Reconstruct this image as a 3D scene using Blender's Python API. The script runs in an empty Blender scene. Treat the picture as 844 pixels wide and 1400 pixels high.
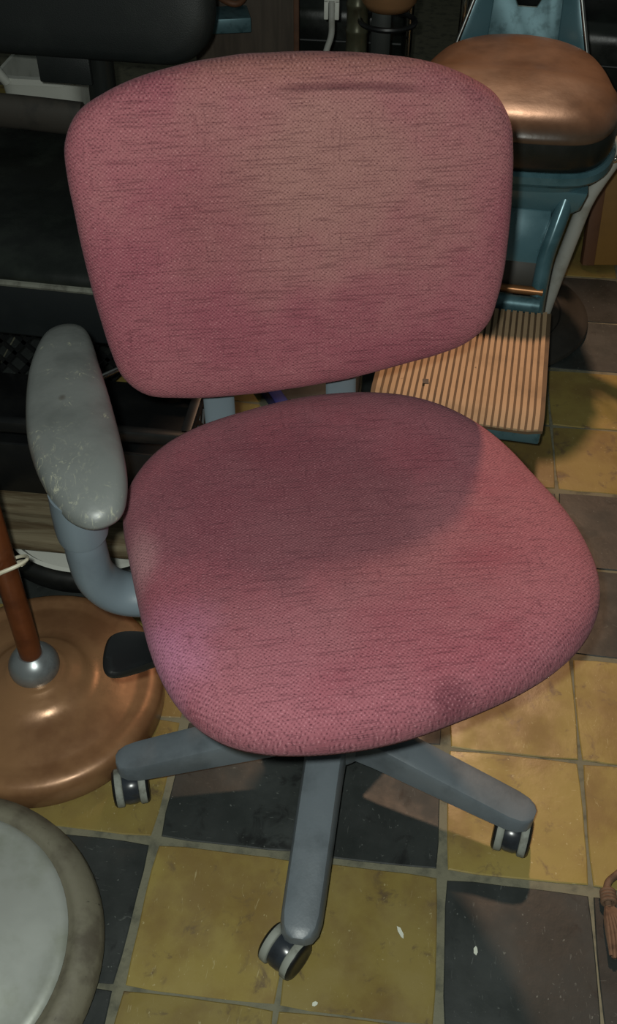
import bpy, bmesh, math, random
from mathutils import Vector, Matrix, Euler
PI = math.pi
random.seed(7)
C = bpy.context.scene.collection
SC = bpy.context.scene

# ------------------------------------------------------------------ camera, light, exposure
cam_d = bpy.data.cameras.new('camera'); cam = bpy.data.objects.new('camera', cam_d); C.objects.link(cam)
cam.location = (0.28849, -0.65911, 1.30168)
cam.rotation_euler = (0.80357, -0.005278, 0.119517)
cam_d.sensor_fit = 'VERTICAL'; cam_d.sensor_height = 36.0; cam_d.lens = 36.0 * 1369.15 / 1400.0
cam_d.clip_start = 0.02
SC.camera = cam
SC.view_settings.view_transform = 'Standard'; SC.view_settings.look = 'None'
SC.view_settings.gamma = 1.0; SC.view_settings.use_curve_mapping = False
SC.view_settings.exposure = 0.0

w = bpy.data.worlds.new('world'); SC.world = w; w.use_nodes = True
w.node_tree.nodes['Background'].inputs[0].default_value = (0.80, 0.90, 0.85, 1)
w.node_tree.nodes['Background'].inputs[1].default_value = 0.07

def lamp(name, kind, loc, power, col, radius, aim=None, size=None, blend=0.5):
    d = bpy.data.lights.new(name, kind); d.energy = power; d.color = col; d.shadow_soft_size = radius
    o = bpy.data.objects.new(name, d); o.location = loc; C.objects.link(o)
    if kind == 'SPOT':
        d.spot_size = size; d.spot_blend = blend
        o.rotation_euler = (Vector(aim) - Vector(loc)).to_track_quat('-Z', 'Y').to_euler()
    return o
# the flash of the phone that took the picture, just left of its lens
lamp('phone_flash', 'POINT', (0.258, -0.650, 1.325), 52.0, (0.95, 1.0, 0.93), 0.012)
# a shaded warm lamp hanging over the back right of the shop
lamp('shop_spot', 'SPOT', (0.50, 2.34, 2.6), 225.0, (1.0, 0.60, 0.37), 0.07, (0.82, 0.62, 0.0), math.radians(38), 0.6)

# ------------------------------------------------------------------ helpers: materials
def lin(c):
    return tuple(((v/255.0)/12.92 if v/255.0 <= 0.04045 else ((v/255.0+0.055)/1.055)**2.4) for v in c) + (1.0,)

class NT:
    def __init__(self, name):
        self.m = bpy.data.materials.new(name); self.m.use_nodes = True
        self.t = self.m.node_tree; self.b = self.t.nodes['Principled BSDF']
        self.co = None
    def n(self, typ, **kw):
        nd = self.t.nodes.new(typ)
        for k, v in kw.items():
            setattr(nd, k, v)
        return nd
    def l(self, a, b): self.t.links.new(a, b)
    def coords(self, rand=False):
        if self.co is None:
            tc = self.n('ShaderNodeTexCoord'); self.co = tc.outputs['Object']
            if rand:
                oi = self.n('ShaderNodeObjectInfo'); mu = self.n('ShaderNodeMath', operation='MULTIPLY')
                self.l(oi.outputs['Random'], mu.inputs[0]); mu.inputs[1].default_value = 37.0
                va = self.n('ShaderNodeVectorMath', operation='ADD')
                self.l(self.co, va.inputs[0]); self.l(mu.outputs[0], va.inputs[1]); self.co = va.outputs[0]
                self.rand = oi.outputs['Random']
        return self.co
    def scaled(self, sx, sy, sz, rot=(0,0,0)):
        mp = self.n('ShaderNodeMapping'); mp.inputs['Scale'].default_value = (sx, sy, sz); mp.inputs['Rotation'].default_value = rot
        self.l(self.coords(), mp.inputs['Vector']); return mp.outputs[0]
    def noise(self, scale, detail=3.0, rough=0.55, vec=None, dist=0.0):
        nd = self.n('ShaderNodeTexNoise'); nd.inputs['Scale'].default_value = scale; nd.inputs['Detail'].default_value = detail
        nd.inputs['Roughness'].default_value = rough; nd.inputs['Distortion'].default_value = dist
        self.l(vec or self.coords(), nd.inputs['Vector']); return nd.outputs['Fac']
    def ramp(self, fac, a, b, va=0.0, vb=1.0):
        r = self.n('ShaderNodeMapRange'); r.interpolation_type = 'SMOOTHSTEP'
        self.l(fac, r.inputs[0]); r.inputs[1].default_value = a; r.inputs[2].default_value = b
        r.inputs[3].default_value = va; r.inputs[4].default_value = vb; return r.outputs[0]
    def math(self, op, a, b=None, clamp=False):
        m = self.n('ShaderNodeMath', operation=op); m.use_clamp = clamp
        for i, v in enumerate((a, b)):
            if v is None: continue
            if isinstance(v, (int, float)): m.inputs[i].default_value = v
            else: self.l(v, m.inputs[i])
        return m.outputs[0]
    def mix(self, fac, a, b, mode='MIX'):
        m = self.n('ShaderNodeMix', data_type='RGBA', blend_type=mode)
        if isinstance(fac, (int, float)): m.inputs[0].default_value = fac
        else: self.l(fac, m.inputs[0])
        for i, v in ((6, a), (7, b)):
            if isinstance(v, tuple): m.inputs[i].default_value = v
            else: self.l(v, m.inputs[i])
        return m.outputs[2]
    def blob(self, centre, radii, soft=0.5):
        """1 inside an ellipsoid patch, fading to 0 at its edge, edge broken up by noise"""
        sub = self.n('ShaderNodeVectorMath', operation='SUBTRACT'); self.l(self.coords(), sub.inputs[0]); sub.inputs[1].default_value = centre
        dv = self.n('ShaderNodeVectorMath', operation='DIVIDE'); self.l(sub.outputs[0], dv.inputs[0]); dv.inputs[1].default_value = radii
        ln = self.n('ShaderNodeVectorMath', operation='LENGTH'); self.l(dv.outputs[0], ln.inputs[0])
        nz = self.math('MULTIPLY', self.math('SUBTRACT', self.noise(14, 4), 0.5), 0.9)
        return self.ramp(self.math('ADD', ln.outputs['Value'], nz), 1.0, 1.0-soft, 0.0, 1.0)
    def bump(self, h, strength, dist=0.002, prev=None):
        b = self.n('ShaderNodeBump'); b.inputs['Strength'].default_value = strength; b.inputs['Distance'].default_value = dist
        self.l(h, b.inputs['Height'])
        if prev: self.l(prev, b.inputs['Normal'])
        return b.outputs[0]
    def out(self, col=None, rough=None, metal=None, normal=None, spec=None):
        I = self.b.inputs
        for k, v in (('Base Color', col), ('Roughness', rough), ('Metallic', metal), ('Normal', normal), ('Specular IOR Level', spec)):
            if v is None: continue
            if isinstance(v, (int, float, tuple)): I[k].default_value = v
            else: self.l(v, I[k])
        return self.m

def M(name, col, rough=0.5, metal=0.0, spec=0.5, col2=None, scale=12.0, lo=0.45, hi=0.7, bump=0.0, bscale=120.0, fleck=None, fscale=60.0, fa=0.68, fb=0.74, rvar=0.0):
    t = NT(name); c = lin(col)
    if col2: c = t.mix(t.ramp(t.noise(scale, 5, 0.6), lo, hi), c, lin(col2))
    if fleck: c = t.mix(t.ramp(t.noise(fscale, 5, 0.65, dist=0.6), fa, fb), c, lin(fleck))
    r = rough
    if rvar: r = t.ramp(t.noise(scale*1.7, 4), 0.3, 0.7, max(0.03, rough-rvar), min(1, rough+rvar))
    nrm = t.bump(t.noise(bscale, 4), bump, 0.002) if bump else None
    return t.out(c, r, metal, nrm, spec)

# worn mauve office fabric; `seat` picks seat stains with painted light and shade, or backrest stains
def fabric(name, seat):
    t = NT(name)
    if seat: base = lin((144, 88, 97)); red = lin((136, 76, 86)); worn = lin((138, 94, 95)); dark = lin((66, 30, 40)); pale = lin((196, 140, 148))
    else: base = lin((148, 90, 97)); red = lin((138, 78, 88)); worn = lin((146, 108, 101)); dark = lin((70, 34, 42)); pale = lin((196, 146, 146))
    # weave: nubs in rows, offset from row to row, flattened and snagged here and there
    sp0 = t.n('ShaderNodeSeparateXYZ'); t.l(t.coords(), sp0.inputs[0])
    px, py = sp0.outputs[0], sp0.outputs[1 if seat else 2]
    wob = t.math('MULTIPLY', t.math('SUBTRACT', t.noise(95, 2), 0.5), 10.0)
    wob2 = t.math('MULTIPLY', t.math('SUBTRACT', t.noise(70, 2, vec=t.scaled(1.0, 1.3, 1.1)), 0.5), 7.0)
    sx = t.math('SINE', t.math('ADD', t.math('MULTIPLY', px, 1180.0), wob))
    sy = t.math('SINE', t.math('ADD', t.math('MULTIPLY', py, 1420.0), wob2))
    nub = t.math('ADD', t.math('MULTIPLY', t.math('MULTIPLY', sx, sy), 0.5), 0.5)
    grain = t.noise(360, 2)
    nub = t.math('ADD', t.math('MULTIPLY', nub, 0.5), t.math('MULTIPLY', grain, 0.55))
    pulls = t.noise(1.0, 3, 0.5, vec=t.scaled(24, 520, 520))          # thin snagged threads along the rows
    pulls = t.math('MULTIPLY', pulls, t.math('ADD', t.math('MULTIPLY', grain, 0.5), 0.78))
    pulls2 = t.noise(1.0, 2, 0.5, vec=t.scaled(300, 34, 34))
    c = t.mix(t.ramp(t.noise(7, 4), 0.4, 0.68), base, red)
    if seat:
        worn_m = t.math('MULTIPLY', t.blob((0.03, -0.02, 0.47), (0.26, 0.22, 0.2), 0.9), 0.45)
    else:
        worn_m = t.math('MULTIPLY', t.blob((0.02, 0.27, 0.78), (0.29, 0.3, 0.23), 0.95), 0.85)
    c = t.mix(worn_m, c, worn)
    if not seat:
        c = t.mix(t.math('MULTIPLY', t.blob((0.0, 0.33, 0.91), (0.33, 0.3, 0.06), 0.8), 0.7), c, lin((138, 92, 84)))
        c = t.mix(t.math('MULTIPLY', t.blob((-0.12, 0.27, 0.72), (0.10, 0.3, 0.16), 0.9), 0.4), c, lin((120, 62, 72)))
    else:
        c = t.mix(t.math('MULTIPLY', t.blob((0.075, -0.225, 0.45), (0.035, 0.03, 0.06), 0.8), 0.6), c, lin((92, 46, 56)))
        c = t.mix(t.math('MULTIPLY', t.blob((0.15, -0.06, 0.47), (0.07, 0.035, 0.06), 0.9), 0.4), c, lin((122, 52, 66)))
        c = t.mix(t.math('MULTIPLY', t.blob((-0.06, 0.06, 0.47), (0.20, 0.17, 0.1), 0.35), 0.4), c, lin((88, 50, 60)))  # shadow of the backrest painted into the worn colour
        c = t.mix(t.math('MULTIPLY', t.blob((-0.235, 0.0, 0.45), (0.03, 0.07, 0.08), 0.9), 0.35), c, lin((190, 150, 150)))
        c = t.mix(t.math('MULTIPLY', t.blob((-0.22, -0.13, 0.44), (0.09, 0.10, 0.1), 0.9), 0.5), c, lin((176, 118, 150)))  # paler pink painted in where the flash brightens the left front
    c = t.mix(t.ramp(nub, 0.46, 0.20, 0.0, 0.72), c, dark)
    c = t.mix(t.ramp(nub, 0.64, 0.88, 0.0, 0.50), c, pale)
    c = t.mix(t.ramp(pulls, 0.55, 0.68, 0.0, 0.34), c, dark)
    c = t.mix(t.ramp(pulls2, 0.62, 0.72, 0.0, 0.22), c, dark)
    h = t.math('SUBTRACT', nub, t.math('MULTIPLY', t.ramp(pulls, 0.56, 0.72), 0.5))
    nrm = None
    if not seat:
        # the long crease below the top edge
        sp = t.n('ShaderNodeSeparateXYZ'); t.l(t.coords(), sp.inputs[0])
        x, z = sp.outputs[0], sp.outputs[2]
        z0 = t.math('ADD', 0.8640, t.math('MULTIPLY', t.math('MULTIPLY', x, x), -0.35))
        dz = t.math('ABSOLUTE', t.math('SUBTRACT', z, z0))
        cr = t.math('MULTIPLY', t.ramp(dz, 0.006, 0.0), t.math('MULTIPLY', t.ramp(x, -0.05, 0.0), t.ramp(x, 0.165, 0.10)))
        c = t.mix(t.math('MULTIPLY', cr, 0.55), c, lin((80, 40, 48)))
        nrm = t.bump(t.math('SUBTRACT', 1.0, cr), 0.8, 0.004)
    nrm = t.bump(h, 0.5, 0.0014, nrm)
    t.b.inputs['Sheen Weight'].default_value = 0.06; t.b.inputs['Sheen Roughness'].default_value = 0.5
    t.b.inputs['Sheen Tint'].default_value = (1.0, 0.75, 0.85, 1)
    return t.out(c, 0.92, 0.0, nrm, 0.15)

def tile_mat(name, col, col2, col3, scratch, rough):
    t = NT(name); t.coords(rand=True)
    c = t.mix(t.ramp(t.noise(9, 6, 0.6), 0.40, 0.68), lin(col), lin(col2))
    c = t.mix(t.ramp(t.noise(24, 5, 0.65, dist=0.5), 0.56, 0.72), c, lin(col3))
    sc = t.noise(1.0, 5, 0.6, vec=t.scaled(45, 160, 20), dist=1.5)
    c = t.mix(t.ramp(sc, 0.64, 0.72, 0.0, 0.5), c, lin(scratch))
    c = t.mix(t.ramp(t.noise(160, 2), 0.70, 0.76, 0.0, 0.7), c, lin(scratch))
    hs = t.n('ShaderNodeHueSaturation'); t.l(c, hs.inputs['Color']); t.l(t.ramp(t.rand, 0.0, 1.0, 0.86, 1.14), hs.inputs['Value'])
    r = t.ramp(t.noise(14, 5), 0.3, 0.7, rough-0.1, rough+0.15)
    nrm = t.bump(t.noise(18, 5, 0.6), 0.25, 0.003)
    return t.out(hs.outputs[0], r, 0.0, nrm, 0.45)

MAT = {}
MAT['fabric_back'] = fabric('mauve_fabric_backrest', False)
MAT['fabric_seat'] = fabric('mauve_fabric_seat', True)
MAT['yellow_tile'] = tile_mat('yellow_cement_tile', (136, 120, 66), (118, 98, 56), (98, 82, 58), (170, 158, 118), 0.42)
MAT['black_tile'] = tile_mat('black_cement_tile', (38, 42, 41), (50, 54, 53), (26, 28, 28), (100, 104, 100), 0.50)
MAT['grout'] = M('grey_grout', (112, 110, 92), 0.9, col2=(82, 82, 70), scale=30, bump=0.5, bscale=180)
MAT['wall'] = M('dark_wall', (34, 32, 30), 0.9, col2=(24, 23, 22))
MAT['blue_grey'] = M('blue_grey_plastic', (102, 114, 122), 0.42, col2=(90, 100, 108), scale=8, bump=0.06, bscale=700, fleck=(128, 136, 138), fscale=40, fa=0.72, fb=0.80)
MAT['leg_grey'] = M('worn_grey_leg_plastic', (100, 108, 114), 0.36, col2=(80, 87, 92), scale=9, bump=0.10, bscale=300, fleck=(128, 134, 136), fscale=32, fa=0.70, fb=0.80, rvar=0.08)
MAT['arm_pad'] = None
t = NT('scuffed_grey_arm_pad')
c = t.mix(t.ramp(t.noise(10, 5), 0.4, 0.7), lin((104, 108, 106)), lin((84, 88, 86)))
c = t.mix(t.math('MULTIPLY', t.ramp(t.noise(1, 5, 0.7, vec=t.scaled(90, 60, 40, (0, 0, 0.7)), dist=2.2), 0.53, 0.68), t.math('ADD', t.math('MULTIPLY', t.blob((-0.315, 0.03, 0.56), (0.06, 0.10, 0.06), 0.9), 0.8), t.ramp(t.noise(22, 3), 0.54, 0.66, 0.0, 0.8))), c, lin((170, 170, 146)))
c = t.mix(t.blob((-0.307, 0.155, 0.57), (0.010, 0.012, 0.03), 0.3), c, lin((72, 68, 62)))
MAT['arm_pad'] = t.out(c, t.ramp(t.noise(30, 4), 0.3, 0.7, 0.28, 0.5), 0.0, t.bump(t.noise(90, 4), 0.15, 0.002), 0.5)
MAT['black_plastic'] = M('black_plastic', (18, 20, 21), 0.40, col2=(30, 31, 31))
MAT['tread'] = M('grey_caster_tread', (134, 138, 130), 0.7, col2=(108, 110, 102), scale=60, fleck=(70, 66, 60), fscale=120, fa=0.66, fb=0.72)
MAT['hood'] = M('caster_hood', (44, 49, 55), 0.25, col2=(34, 37, 41), scale=30)
MAT['steel'] = M('dull_steel', (150, 152, 150), 0.3, 1.0, col2=(110, 112, 112))
MAT['chrome'] = M('chrome', (200, 200, 198), 0.12, 1.0)
MAT['silver_paint'] = M('silver_painted_ball', (150, 156, 158), 0.34, 0.65, col2=(120, 126, 130), scale=25)
MAT['copper'] = M('copper_paint', (150, 112, 78), 0.34, 0.30, col2=(124, 88, 60), scale=7, bump=0.32, bscale=26, fleck=(72, 52, 38), fscale=34, fa=0.70, fb=0.76, rvar=0.1)
MAT['brown_pole'] = M('brown_painted_pole', (112, 62, 34), 0.32, 0.3, col2=(84, 44, 24), scale=14)
MAT['cord'] = M('off_white_cord', (206, 200, 178), 0.5)
MAT['galv'] = M('dull_aluminium', (172, 176, 170), 0.42, 0.35, col2=(150, 154, 142), scale=9, bump=0.08, bscale=60, rvar=0.08)
MAT['rim_rubber'] = M('mottled_grey_rim', (112, 108, 92), 0.65, col2=(84, 78, 66), scale=16, bump=0.35, bscale=70, fleck=(44, 40, 34), fscale=40, fa=0.64, fb=0.70)
MAT['vinyl'] = M('black_vinyl', (22, 26, 24), 0.33, col2=(36, 41, 37), scale=10, bump=0.12, bscale=90, fleck=(66, 70, 64), fscale=50, fa=0.74, fb=0.80, rvar=0.08)
MAT['vinyl_matte'] = M('charcoal_vinyl', (32, 36, 36), 0.5, bump=0.25, bscale=520, col2=(38, 42, 41))
MAT['vinyl_grey'] = M('black_grey_panel', (26, 31, 33), 0.55, col2=(36, 41, 42), scale=6, bump=0.1)
MAT['arm_brown'] = M('worn_dark_armrest', (58, 54, 48), 0.6, col2=(44, 42, 38), scale=20, fleck=(88, 82, 72), fscale=40, fa=0.66, fb=0.74)
MAT['piping'] = M('grey_piping', (112, 114, 104), 0.6, col2=(84, 84, 76), scale=40)
MAT['brown_leather'] = M('brown_leather', (94, 74, 58), 0.36, col2=(74, 57, 44), scale=6, bump=0.22, bscale=38, rvar=0.06)
MAT['teal'] = M('teal_enamel', (80, 116, 126), 0.28, 0.2, col2=(54, 90, 98), scale=9, rvar=0.06, fleck=(30, 34, 34), fscale=40, fa=0.70, fb=0.76)
MAT['teal_worn'] = M('worn_teal_metal', (88, 120, 128), 0.45, 0.4, col2=(60, 90, 96), scale=40)
MAT['panel_dark'] = M('dark_ribbed_panel', (52, 50, 44), 0.5)
MAT['brass'] = M('brass_bar', (150, 104, 66), 0.35, 0.6)
MAT['rib_tan'] = M('tan_rubber_rib', (172, 144, 112), 0.65, col2=(150, 124, 94), scale=10, fleck=(96, 76, 56), fscale=30, fa=0.66, fb=0.74, bump=0.1)
MAT['mat_tan'] = M('brown_rubber_mat', (98, 78, 56), 0.75, col2=(78, 62, 46), scale=14)
MAT['disc_dark'] = M('dark_iron_disc', (52, 50, 46), 0.45, 0.2, col2=(40, 39, 37), scale=12)
MAT['pale_tube'] = M('pale_grey_tube', (168, 170, 164), 0.5, col2=(146, 146, 138), scale=20, bump=0.08, bscale=300)
MAT['ochre_wood'] = M('ochre_wood', (128, 92, 36), 0.6, col2=(106, 74, 30), scale=5)
MAT['red_wood'] = M('brown_wood_edge', (98, 64, 42), 0.6, col2=(78, 50, 34), scale=9)
t = NT('weathered_wood')
g = t.noise(1, 5, 0.6, vec=t.scaled(6, 60, 60), dist=0.8)
c = t.mix(t.ramp(g, 0.35, 0.65), lin((122, 112, 90)), lin((84, 70, 50)))
MAT['old_wood'] = t.out(c, 0.85, 0.0, t.bump(g, 0.5, 0.004), 0.3)
t = NT('dark_brown_board')
g = t.noise(1, 4, 0.6, vec=t.scaled(40, 40, 4), dist=0.5)
MAT['dark_board'] = t.out(t.mix(t.ramp(g, 0.3, 0.7), lin((84, 74, 64)), lin((66, 58, 50))), 0.6, 0.0, None, 0.4)
MAT['white_plastic'] = M('white_plastic', (206, 208, 200), 0.5, col2=(180, 182, 172), scale=8)
MAT['black_rubber'] = M('black_rubber', (24, 25, 24), 0.45, col2=(40, 40, 38), scale=14)
MAT['green_pole'] = M('olive_green_metal', (84, 84, 66), 0.32, 0.4, col2=(66, 62, 48), scale=22)
MAT['rope'] = M('brown_rope', (104, 80, 62), 0.8, col2=(78, 58, 44), scale=60, bump=0.3, bscale=400)
MAT['blue'] = M('blue_plastic', (44, 52, 120), 0.4)
MAT['paper'] = M('white_scrap', (200, 204, 190), 0.8)
MAT['dark_metal'] = M('dark_grey_metal', (60, 64, 62), 0.28, 0.6)

# ------------------------------------------------------------------ helpers: geometry
class MB:
    """collects shapes; .build() links them as ONE mesh object"""
    def __init__(self): self.v = []; self.f = []
    def add(self, v, f, mat=None):
        o = len(self.v)
        self.v += [tuple(mat @ Vector(p)) if mat else tuple(p) for p in v]
        self.f += [tuple(i+o for i in q) for q in f]
        return self
    def box(self, c, s, rot=(0, 0, 0)):
        x, y, z = (k/2 for k in s)
        v = [(-x,-y,-z),(x,-y,-z),(x,y,-z),(-x,y,-z),(-x,-y,z),(x,-y,z),(x,y,z),(-x,y,z)]
        f = [(0,3,2,1),(4,5,6,7),(0,1,5,4),(1,2,6,5),(2,3,7,6),(3,0,4,7)]
        return self.add(v, f, Matrix.Translation(c) @ Euler(rot).to_matrix().to_4x4())
    def lathe(self, prof, n=48, mat=None):
        v = []; f = []; idx = []
        for r, z in prof:
            if r < 1e-6: idx.append([len(v)]); v.append((0, 0, z))
            else:
                idx.append(list(range(len(v), len(v)+n)))
                v += [(r*math.cos(2*PI*k/n), r*math.sin(2*PI*k/n), z) for k in range(n)]
        for a, b in zip(idx, idx[1:]):
            for k in range(n):
                k2 = (k+1) % n
                if len(a) == 1 and len(b) == 1: continue
                if len(a) == 1: f.append((a[0], b[k2], b[k]))
                elif len(b) == 1: f.append((a[k], a[k2], b[0]))
                else: f.append((a[k], a[k2], b[k2], b[k]))
        return self.add(v, f, mat)
    def tube(self, path, r, n=14, ry=None, up=(0, 0, 1), closed=False):
        P = [Vector(p) for p in path]; m = len(P)
        R = r if isinstance(r, (list, tuple)) else [r]*m
        RY = ry if isinstance(ry, (list, tuple)) else ([ry]*m if ry else R)
        v = []; f = []; prev = None
        for i, p in enumerate(P):
            a = P[(i-1) % m] if (closed or i > 0) else p; b = P[(i+1) % m] if (closed or i < m-1) else p
            t = (b-a).normalized()
            if prev is None:
                u = Vector(up); 
                if abs(u.dot(t)) > 0.95: u = Vector((1, 0, 0))
                x = u.cross(t).normalized()
            else:
                x = (prev - t*prev.dot(t)).normalized()
            prev = x; y = t.cross(x)
            for k in range(n):
                an = 2*PI*k/n
                v.append(p + x*R[i]*math.cos(an) + y*RY[i]*math.sin(an))
        rng = range(m if closed else m-1)
        for i in rng:
            j = (i+1) % m
            for k in range(n):
                k2 = (k+1) % n
                f.append((i*n+k, i*n+k2, j*n+k2, j*n+k))
        if not closed:
            f.append(tuple(range(n-1, -1, -1))); f.append(tuple((m-1)*n+k for k in range(n)))
        return self.add(v, f)
    def prism(self, out, z0, z1, mat=None):
        n = len(out)
        v = [(x, y, z0) for x, y in out] + [(x, y, z1) for x, y in out]
        f = [tuple(range(n-1, -1, -1)), tuple(range(n, 2*n))] + [(k, (k+1) % n, n+(k+1) % n, n+k) for k in range(n)]
        return self.add(v, f, mat)
    def loft(self, sections):
        n = len(sections[0]); v = [p for s in sections for p in s]; f = []
        for i in range(len(sections)-1):
            for k in range(n):
                k2 = (k+1) % n
                f.append((i*n+k, i*n+k2, (i+1)*n+k2, (i+1)*n+k))
        f.append(tuple(range(n-1, -1, -1))); f.append(tuple((len(sections)-1)*n+k for k in range(n)))
        return self.add(v, f)
    def rings(self, out, c, prof, fn):
        """rings of an outline scaled about c: prof = [(scale, depth)...]; scale 0 closes; fn maps (x, y, d) to a point"""
        n = len(out); v = []; f = []; idx = []
        for s, d in prof:
            if s < 1e-6: idx.append([len(v)]); v.append(fn(c[0], c[1], d))
            else:
                idx.append(list(range(len(v), len(v)+n)))
                v += [fn(c[0]+(x-c[0])*s, c[1]+(y-c[1])*s, d) for x, y in out]
        for a, b in zip(idx, idx[1:]):
            for k in range(n):
                k2 = (k+1) % n
                if len(a) == 1: f.append((a[0], b[k2], b[k]))
                elif len(b) == 1: f.append((a[k], a[k2], b[0]))
                else: f.append((a[k], a[k2], b[k2], b[k]))
        return self.add(v, f)
    def build(self, name, mat, parent=None, bevel=0.0, seg=2, angle=40, sub=0, flip=False):
        me = bpy.data.meshes.new(name); me.from_pydata([tuple(p) for p in self.v], [], self.f)
        bm = bmesh.new(); bm.from_mesh(me)
        bmesh.ops.recalc_face_normals(bm, faces=bm.faces)
        if bevel:
            es = [e for e in bm.edges if len(e.link_faces) == 2 and e.calc_face_angle(0) > math.radians(30)]
            bmesh.ops.bevel(bm, geom=es, offset=bevel, segments=seg, profile=0.5, affect='EDGES', clamp_overlap=True)
        bm.to_mesh(me); bm.free()
        for p in me.polygons: p.use_smooth = True
        me.set_sharp_from_angle(angle=math.radians(angle))
        me.materials.append(MAT[mat] if isinstance(mat, str) else mat)
        o = bpy.data.objects.new(name, me); C.objects.link(o)
        if parent: o.parent = parent
        if sub:
            md = o.modifiers.new('sub', 'SUBSURF'); md.levels = sub; md.render_levels = sub
        return o

def thing(name, label, cat, loc=(0, 0, 0), rz=0.0, group=None):
    o = bpy.data.objects.new(name, None); C.objects.link(o); o.location = loc; o.rotation_euler = (0, 0, rz)
    o.empty_display_size = 0.05
    o['label'] = label; o['category'] = cat
    if group: o['group'] = group
    return o
def tag(o, label, cat, group=None):
    o['label'] = label; o['category'] = cat
    if group: o['group'] = group
    return o

def crom(pts, n, closed=True):
    """smooth curve through points (any dimension), n samples per span"""
    m = len(pts); out = []
    for i in range(m if closed else m-1):
        g = lambda k: pts[k % m] if closed else pts[max(0, min(m-1, k))]
        p0, p1, p2, p3 = g(i-1), g(i), g(i+1), g(i+2)
        for s in range(n):
            t = s/n
            out.append(tuple(0.5*((2*b) + (-a+c_)*t + (2*a-5*b+4*c_-d)*t*t + (-a+3*b-3*c_+d)*t**3) for a, b, c_, d in zip(p0, p1, p2, p3)))
    if not closed: out.append(tuple(pts[-1]))
    return out
def polar(rs, c=(0, 0), n=4):
    k = len(rs)
    return crom([(c[0]+r*math.cos(2*PI*i/k), c[1]+r*math.sin(2*PI*i/k)) for i, r in enumerate(rs)], n)
def smooth_radii(rs, it=1):
    for _ in range(it):
        rs = [0.25*rs[i-1]+0.5*rs[i]+0.25*rs[(i+1) % len(rs)] for i in range(len(rs))]
    return rs
def rrect(w, h, r, n=6, cx=0, cy=0):
    out = []
    for sx, sy, a0 in ((1, 1, 0), (-1, 1, PI/2), (-1, -1, PI), (1, -1, 1.5*PI)):
        for k in range(n+1):
            a = a0+PI/2*k/n
            out.append((cx+sx*(w/2-r)+r*math.cos(a), cy+sy*(h/2-r)+r*math.sin(a)))
    return out
def sstep(a, b, x):
    t = max(0, min(1, (x-a)/(b-a))); return t*t*(3-2*t)

# ------------------------------------------------------------------ the setting: floor of cement tiles, dark back wall
T = 0.2
fl = MB().box((0.2, 1.4, -0.02), (5.2, 5.2, 0.0355)).build('floor', 'grout'); fl['kind'] = 'structure'
wl = MB().box((0.2, 4.02, 1.3), (5.2, 0.04, 2.65)).build('wall_back', 'wall'); wl['kind'] = 'structure'
def tile_mesh(mat, seed):
    random.seed(seed)
    h = 0.0968; n = 5; out = []
    for sx, sy in ((-1, -1), (1, -1), (1, 1), (-1, 1)):
        pass
    corners = [(-h, -h), (h, -h), (h, h), (-h, h)]
    for i in range(4):                                        # slightly chipped, uneven edges
        a, b = corners[i], corners[(i+1) % 4]
        for k in range(n):
            t = k/n; j = 0.0 if k == 0 else random.uniform(-0.0012, 0.0004)
            nx, ny = (b[1]-a[1]), -(b[0]-a[0]); ln = math.hypot(nx, ny)
            s = 0.975 if k == 0 else 1.0
            out.append(((a[0]+(b[0]-a[0])*t)*s + nx/ln*j, (a[1]+(b[1]-a[1])*t)*s + ny/ln*j))
    m = MB(); N = len(out)
    v = [(x, y, -0.004) for x, y in out] + [(x, y, -0.0012) for x, y in out] + [(x*0.985, y*0.985, 0.0) for x, y in out]
    f = [(k, (k+1) % N, N+(k+1) % N, N+k) for k in range(N)] + [(N+k, N+(k+1) % N, 2*N+(k+1) % N, 2*N+k) for k in range(N)] + [tuple(range(2*N, 3*N))]
    o = m.add(v, f).build('tile', mat, angle=30); me = o.data; bpy.data.objects.remove(o); return me
tm = {('yellow_tile', s): tile_mesh('yellow_tile', s) for s in range(3)}
tm.update({('black_tile', s): tile_mesh('black_tile', 10+s) for s in range(3)})
random.seed(3)
for v in range(-3, 13):
    for u in range(-6, 8):
        odd = (math.floor(u/2) + math.floor(v/2)) % 2
        o = bpy.data.objects.new('tile', tm[('yellow_tile' if odd else 'black_tile', random.randrange(3))]); C.objects.link(o)
        o.parent = fl
        o.location = ((u+0.5)*T + (0.0019 if u % 2 == 0 else -0.0019) + random.uniform(-0.0008, 0.0008), (v+0.5)*T + (0.0017 if v % 2 == 0 else -0.0017) + random.uniform(-0.0008, 0.0008), random.uniform(-0.0012, 0.0))
        o.rotation_euler = (random.uniform(-0.003, 0.003), random.uniform(-0.003, 0.003), random.uniform(-0.006, 0.006) + PI/2*random.randrange(4))

# ------------------------------------------------------------------ the mauve office chair
CH = thing('office_chair', 'mauve fabric swivel office chair with one grey armrest, in the middle of the tiled floor', 'chair', (0.235, 0.158, 0), math.radians(15))
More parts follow.
